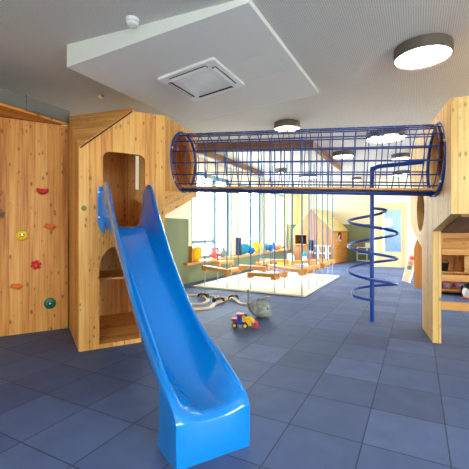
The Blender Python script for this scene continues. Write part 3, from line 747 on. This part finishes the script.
MB().tube(catmull([(0, 0, .1), (.01, 0, .3), (-.01, .02, .46)], 5), .007, 6).build('stem', M['leaf'], pt)
for i in range(5):
    a = i*2.4; MB().ball((.06*math.cos(a), .06*math.sin(a), .36+.035*i), (.055, .03, .014), 8, 6, Matrix.Rotation(a, 4, 'Z') @ Matrix.Rotation(-.5, 4, 'Y')).build('leaf', M['leaf'], pt, smooth=True)
tag(MB().box(tuple(Vector(sill_pt(238, -5.42)) + Vector((-.06, -.03, 0))), tuple(Vector(sill_pt(238, -5.42)) + Vector((.14, .03, .6)))).build('dark_board', M['navy'], bevel=.01), 'dark navy upright board on the sill beside the first cream column', 'board')
cushion('cushion', 'teal cushion on the sill right of the dark upright board', 'cushion', sill_pt(244, -5.34), (.2, .1, .2), M['teal'], math.radians(70), .3)
# plush animals on the sill
def animal(name, label, loc, mat, s=1, rz=0, ears=True, tail=False, group=None, second=None):
    t = thing(name, label, 'soft toy', loc, rz)
    b = MB(); b.ball((0, 0, .13*s), (.2*s, .13*s, .13*s), 16, 10, None, lambda p: p*(1 + .08*math.sin(3*p.x)))
    b.ball((-.17*s, 0, .2*s), (.1*s, .1*s, .1*s)); b.build('body', mat, t, smooth=True)
    if ears:
        for e in (-1, 1): MB().ball((-.17*s, e*.07*s, .29*s), (.03*s, .03*s, .045*s), 8, 6).build('ear', second or mat, t, smooth=True)
    for e in (-1, 1): MB().ball((-.26*s, e*.04*s, .23*s), .013*s, 8, 6).build('eye', M['black'], t, smooth=True)
    if tail: MB().tube(catmull([(.17*s, 0, .15*s), (.25*s, 0, .3*s), (.22*s, 0, .45*s)], 4), [.05*s]*4 + [.035*s]*4 + [.02*s], 8).build('tail', mat, t, smooth=True)
    return t
animal('plush_animal', 'bright blue plush animal lying on the sill before the yellow one', sill_pt(250.5, -5.3), M['blue_cloth'], .95, math.radians(75))
animal('plush_animal', 'large yellow plush animal on the sill in front of second window', sill_pt(257, -5.32), M['yellow_cloth'], 1.45, math.radians(100))
animal('plush_animal', 'blue plush animal with raised tail on sill right of the second column', sill_pt(270, -5.32), M['blue_cloth'], 1.0, math.radians(80), tail=True)
animal('plush_animal', 'small mauve and yellow plush on the sill in the third window', sill_pt(275.5, -5.42), M['purple'], .9, math.radians(80), second=M['mustard'])
animal('plush_animal', 'small mustard plush at the far end of the sill in the third window', sill_pt(278.5, -5.45), M['mustard'], .95, math.radians(80))
# floor things before the playhouse
x, y = at(281, 268.5); tag(MB().ball((x, y, .14), .14).build('ball', M['yellow_cloth'], smooth=True), 'round yellow ball on the floor left of the playhouse', 'ball')
cushion('floor_cushion', 'long yellow cushion on the floor at the playhouse front left', 'cushion', floor_pt(290, 268), (.42, .16, .14), M['yellow_cloth'], 0)
cushion('floor_cushion', 'white cushion standing behind the long yellow cushion by the playhouse', 'cushion', floor_pt(290.5, 265.5), (.16, .12, .24), M['white'], 0)
cushion('floor_cushion', 'teal flat cushion on the floor before the playhouse counter', 'cushion', floor_pt(298, 269.5), (.3, .15, .08), M['blue_cloth'], 0)
bt = thing('toy_bottle', 'white and teal toy figure standing before the playhouse counter', 'toy', floor_pt(304.5, 266.5))
MB().lathe([(.14, 0), (.15, .1), (.1, .3), (.07, .4)], 16).build('body', M['white'], bt, smooth=40)
MB().lathe([(.07, .4), (.09, .46), (.06, .55), (0, .6)], 16).build('cap', M['teal'], bt, smooth=40)
dl = thing('toy_doll', 'dark haired rag doll in red leaning in the playhouse doorway', 'doll', hp(-.88, -.1), HA)
MB().lathe([(.1, 0), (.12, .1), (.07, .34), (.04, .4)], 14).build('dress', M['red'], dl, smooth=40)
MB().ball((0, 0, .47), .085).build('head', M['door_wood'], dl, smooth=True)
MB().ball((0, .03, .5), (.1, .085, .09)).build('hair', M['black'], dl, smooth=True)
# low unit on the end wall
lu = thing('low_shelf', 'low white toy shelf against the green end wall left of door', 'shelf', (-2.0, 16.75, 0))
for x in (-.42, 0, .42): MB().box((x-.015, -.2, 0), (x+.015, .2, .62)).build('side', M['white'], lu)
for z in (.02, .33, .62): MB().box((-.435, -.2, z), (.435, .2, z+.03)).build('board', M['white'], lu)
for i, (x, m_, lb) in enumerate(((-.26, 'dark_wood', 'brown toy box on top of the low white shelf at the end wall'), (.05, 'white', 'white toy box on top of the low shelf at the end wall'), (.28, 'coral', 'coral toy box on top of the low shelf at the end wall'))):
    b = thing('toy_box', lb, 'box', (-2.0 + x, 16.75, .65))
    MB().box((-.11, -.1, 0), (.11, .1, .16)).build('box_body', M[m_], b); MB().box((-.118, -.108, .16), (.118, .108, .19)).build('lid', M[m_], b)

# ------------------------------------------------------------------ things right of the spiral pole
x, y = at(418.5, 287.5)
tag(MB().plate([(-.1, 0), (.14, 0), (.14, 1.5), (.06, 1.5), (-.1, .95)], [], (x, y, 0), X, Zv, -.12).build('support_post', M['beech']), 'brown wooden tower leg behind the right play tower', 'post')
x, y = at(406, 282.5); x2, y2 = at(416, 283)
lb = thing('leaning_board', 'white edged wooden board with coloured discs leaning behind the right tower', 'toy board', (x, y, 0))
a = Vector((0, 0, .02)); b = Vector((.17, .08, .74)); dd = b - a
MB().beam(a, b, .2, .03, (-.5, -.85, .25)).build('board', M['door_wood'], lb)
nn = dd.cross(dd.normalized().cross(Vector((-.5, -.85, .25)))).normalized()
sd = dd.normalized().cross(Vector((-.5, -.85, .25))).normalized(); up_ = sd.cross(dd.normalized())
for f_ in (-.1, .1): MB().beam(a + sd*f_, b + sd*f_, .025, .04, (-.5, -.85, .25)).build('edge_strip', M['white'], lb)
for f_, mm_ in ((.86, 'red'), (.68, 'orange'), (.52, 'green')):
    m = Matrix((sd, dd.normalized(), up_)).transposed().to_4x4(); m.translation = a + dd*f_ + up_*.016
    MB().lathe([(.055, 0), (.055, .012), (0, .014)], 18, m).build('disc', M[mm_], lb)
# low toy shelf behind the right tower
x, y = at(440, 290, .1)
sh = thing('toy_shelf', 'low wooden toy shelf on the blue floor behind the right tower rungs', 'shelf', (x, y, 0), RA)
for xx in (0, .55, 1.1, 1.7): MB().box((xx, 0, 0), (xx+.03, .4, .85)).build('side', M['larch'], sh)
for z in (.09, .47, .85): MB().box((-.02, 0, z), (1.75, .4, z+.03), X).build('board', M['larch'], sh)
MB().box((0, .39, .0), (1.73, .41, .88), Zv).build('back', M['larch'], sh)
MB().box((.45, -.01, .50), (.8, .008, .84), X).build('door', M['pale_larch'], sh)
def shp(u, v, z): c, s = math.cos(RA), math.sin(RA); return (x + u*c - v*s, y + u*s + v*c, z)
bk = thing('basket', 'black basket on the upper board of the low toy shelf', 'basket', shp(.11, .16, .50), RA)
MB().lathe([(.07, 0), (.09, .17), (.08, .17), (.065, .02), (0, .02)], 18).build('bowl', M['black'], bk, smooth=40)
MB().tube([(.09*math.cos(q), 0, .16 + .08*math.sin(q)) for q in [PI*i/10 for i in range(11)]], .007, 6).build('handle', M['black'], bk)
for i, (u, lab) in enumerate(((.15, 'mauve cushion at left on the bottom board of the toy shelf'), (.4, 'mauve cushion at right on the bottom board of the toy shelf'))):
    cushion('cushion', lab, 'cushion', shp(u, .15, .12), (.1, .11, .07), M['purple'], RA)
pn = thing('plush_penguin', 'black and white plush penguin on the floor at the right photo edge', 'soft toy', floor_pt(467.5, 298.5), math.radians(-30))
MB().ball((0, 0, .15), (.1, .09, .15)).build('body', M['black'], pn, smooth=True)
MB().ball((.0, -.03, .13), (.08, .075, .12)).build('belly', M['white'], pn, smooth=True)
MB().ball((0, -.01, .31), (.065, .065, .06)).build('head', M['black'], pn, smooth=True)
MB().lathe([(.02, 0), (0, .05)], 10, Matrix.Translation((0, -.065, .31)) @ Matrix.Rotation(PI/2, 4, 'X')).build('beak', M['orange'], pn, smooth=True)
for e in (-1, 1):
    MB().ball((e*.05, -.06, .018), (.04, .06, .018), 10, 6).build('foot', M['orange'], pn, smooth=True)
    MB().ball((e*.1, 0, .17), (.02, .045, .1), 10, 6).build('flipper', M['black'], pn, smooth=True)

# ------------------------------------------------------------------ floor toys
# plush whale
x, y = at(260, 317)
wh = thing('plush_whale', 'grey plush whale with raised tail lying on the blue floor', 'soft toy', (x, y, 0), YAW)
def body(p):
    f = 1.0 + .12*p.x; return Vector((p.x, p.y*f, p.z*f if p.z > 0 else p.z*.92*f))
MB().ball((0, 0, .13), (.185, .15, .135), 24, 16, Matrix.Rotation(.12, 4, 'Y'), body).build('body', M['shark'], wh, smooth=True)
MB().ball((.035, -.035, .062), (.155, .125, .058), 20, 12).build('belly', M['shark_belly'], wh, smooth=True)
MB().tube(catmull([(-.13, .02, .14), (-.165, .03, .22), (-.175, .03, .31), (-.19, .03, .43)], 5), [.06]*3 + [.04]*4 + [.026]*5 + [.02]*4, 10).build('tail', M['shark'], wh, smooth=True)
MB().ball((.06, .05, .285), (.12, .05, .022), 14, 8, Matrix.Rotation(-.3, 4, 'Y')).build('fin', M['shark'], wh, smooth=True)
MB().ball((.0, .03, .27), (.05, .03, .03), 10, 8).build('fin_root', M['shark'], wh, smooth=True)
for e in (-1, 1): MB().ball((.11, e*.12, .15), .012, 8, 6).build('eye', M['black'], wh, smooth=True)
# toy digger
x, y = at(242.5, 327)
tr = thing('toy_digger', 'red blue and yellow plastic toy digger on the floor beside the whale', 'toy vehicle', (x, y, 0), YAW - .12)
for wx in (-.105, .045):
    for wy in (-.075, .075):
        wl = MB().lathe([(.026, -.018), (.038, -.016), (.040, 0), (.038, .016), (.026, .018)], 20, Matrix.Translation((wx, wy, .04)) @ Matrix.Rotation(PI/2, 4, 'X')).build('wheel', M['black'], tr, smooth=40)
        MB().lathe([(.024, -.022), (.024, .022)], 14, Matrix.Translation((wx, wy, .04)) @ Matrix.Rotation(PI/2, 4, 'X')).build('hub', M['yellow'], wl)
MB().box((-.13, -.055, .045), (.08, .055, .085)).build('chassis', M['blue_toy'], tr, bevel=.008)
MB().box((-.155, -.05, .085), (-.055, .05, .125)).build('rear_bumper', M['red'], tr, bevel=.01)
cb = MB().box((-.075, -.05, .085), (-.01, .05, .17)).build('cab', M['blue_toy'], tr, bevel=.01)
MB().box((-.085, -.055, .17), (.02, .055, .195)).build('cab_roof', M['red'], tr, bevel=.01)
MB().plate([(0, .085), (.1, .075), (.1, .12), (.03, .17), (0, .165)], [], (-.005, .045, 0), X, Zv, .09).build('bonnet', M['yellow'], tr, bevel=.008)
MB().ball((.045, 0, .17), (.03, .03, .025), 12, 8).build('driver', M['green'], tr, smooth=True)
for e in (-.05, .05): MB().tube([(.03, e, .13), (.11, e, .135), (.175, e, .07)], .016, 8).build('loader_arm', M['yellow'], tr)
MB().plate([(.16, .01), (.2, .002), (.225, .01), (.22, .05), (.19, .085), (.165, .09), (.17, .05)], [], (0, .075, 0), X, Zv, .15).build('bucket', M['red'], tr, bevel=.004)
MB().box((.06, -.06, .03), (.13, .06, .1)).build('front_block', M['yellow'], tr, bevel=.01)
# wooden toy rails
def rail(pixels, label, n=8, h=.028):
    pts = [Vector(at(*p) + (0,)) for p in pixels]; cv = catmull(pts, n); O_ = cv[len(cv)//2]
    t = thing('toy_rail', label, 'toy rail', (O_.x, O_.y, 0), 0, 'wooden toy rails on the floor')
    b = MB(); vs = []; fs = []; K = len(cv)
    for i, p in enumerate(cv):
        d = (cv[min(i+1, K-1)] - cv[max(i-1, 0)]).normalized(); s = Vector((-d.y, d.x, 0))
        for o_, z in ((-.033, .002), (-.033, h), (-.02, h), (-.02, h-.006), (.02, h-.006), (.02, h), (.033, h), (.033, .002)): q_ = p + s*o_ - O_; vs.append((q_.x, q_.y, z))
    for i in range(K-1):
        for j in range(8): fs.append((i*8+j, i*8+(j+1) % 8, (i+1)*8+(j+1) % 8, (i+1)*8+j))
    fs += [tuple(range(7, -1, -1)), tuple((K-1)*8+j for j in range(8))]
    b.add(vs, fs, (1, 0, 0)).build('track', M['track_wood'], t, smooth=40)
    return t
rail([(184, 296.5), (196, 296), (203, 297), (208, 301), (203, 304.5), (194, 305), (186, 305.5)], 'looping wooden toy rail nearest the slide, bending round a dark bridge')
rail([(184, 309.5), (197, 310), (210, 308.5), (215, 304.5), (223, 301.5), (231, 298.5)], 'front wooden toy rail swinging from the slide to the whale side')
rail([(205, 296), (214, 297.5), (223, 298.5), (231, 298.3), (236, 301), (240, 304), (249, 305.5)], 'rear wooden toy rail ending at the plush whale')
def bridge(px, py, rz, label):
    t = thing('toy_bridge', label, 'toy bridge', floor_pt(px, py), rz, 'dark toy bridges on the rails')
    pts = [(-.1, 0, .03)] + [(.1*math.cos(a)*-1, 0, .032 + .075*math.sin(a)) for a in [PI*i/8 for i in range(9)]] + [(.1, 0, .03)]
    MB().plate([(-.11, .03), (-.1, .03), (-.07, .07), (0, .09), (.07, .07), (.1, .03), (.11, .03), (.09, .1), (0, .125), (-.09, .1)], [], (0, .06, 0), X, Zv, .12).build('arch', M['black'], t)
    MB().box((-.03, -.07, .07), (.03, .07, .13)).build('block', M['dark_wood'], t, bevel=.01)
bridge(203.3, 298.5, .2, 'dark toy bridge on the looping rail nearest the slide')
bridge(218.5, 303, .9, 'dark toy bridge on the front wooden toy rail')
bridge(233.5, 300.3, .5, 'dark toy bridge on the rail close to the whale')

# ------------------------------------------------------------------ world, camera, view
wd_ = bpy.data.worlds.new('sky'); bpy.context.scene.world = wd_; wd_.use_nodes = True
bg = wd_.node_tree.nodes['Background']; bg.inputs[0].default_value = (.9, .96, 1, 1); bg.inputs[1].default_value = 16
cam = bpy.data.cameras.new('camera'); co = bpy.data.objects.new('camera', cam); C.objects.link(co)
co.location = (0, 0, CAM_H); co.rotation_euler = (PI/2, 0, YAW)
cam.sensor_fit = 'HORIZONTAL'; cam.sensor_width = 36; cam.lens = FOC/469*36; cam.shift_y = -3.5/469; cam.clip_start = .02
S = bpy.context.scene; S.camera = co
S.view_settings.view_transform = 'Standard'; S.view_settings.look = 'None'; S.view_settings.gamma = 1; S.view_settings.use_curve_mapping = False
S.view_settings.exposure = 0.72
S.cycles.max_bounces = 10; S.cycles.diffuse_bounces = 6; S.cycles.transparent_max_bounces = 12; S.cycles.use_denoising = True
S.cycles.sample_clamp_indirect = 8
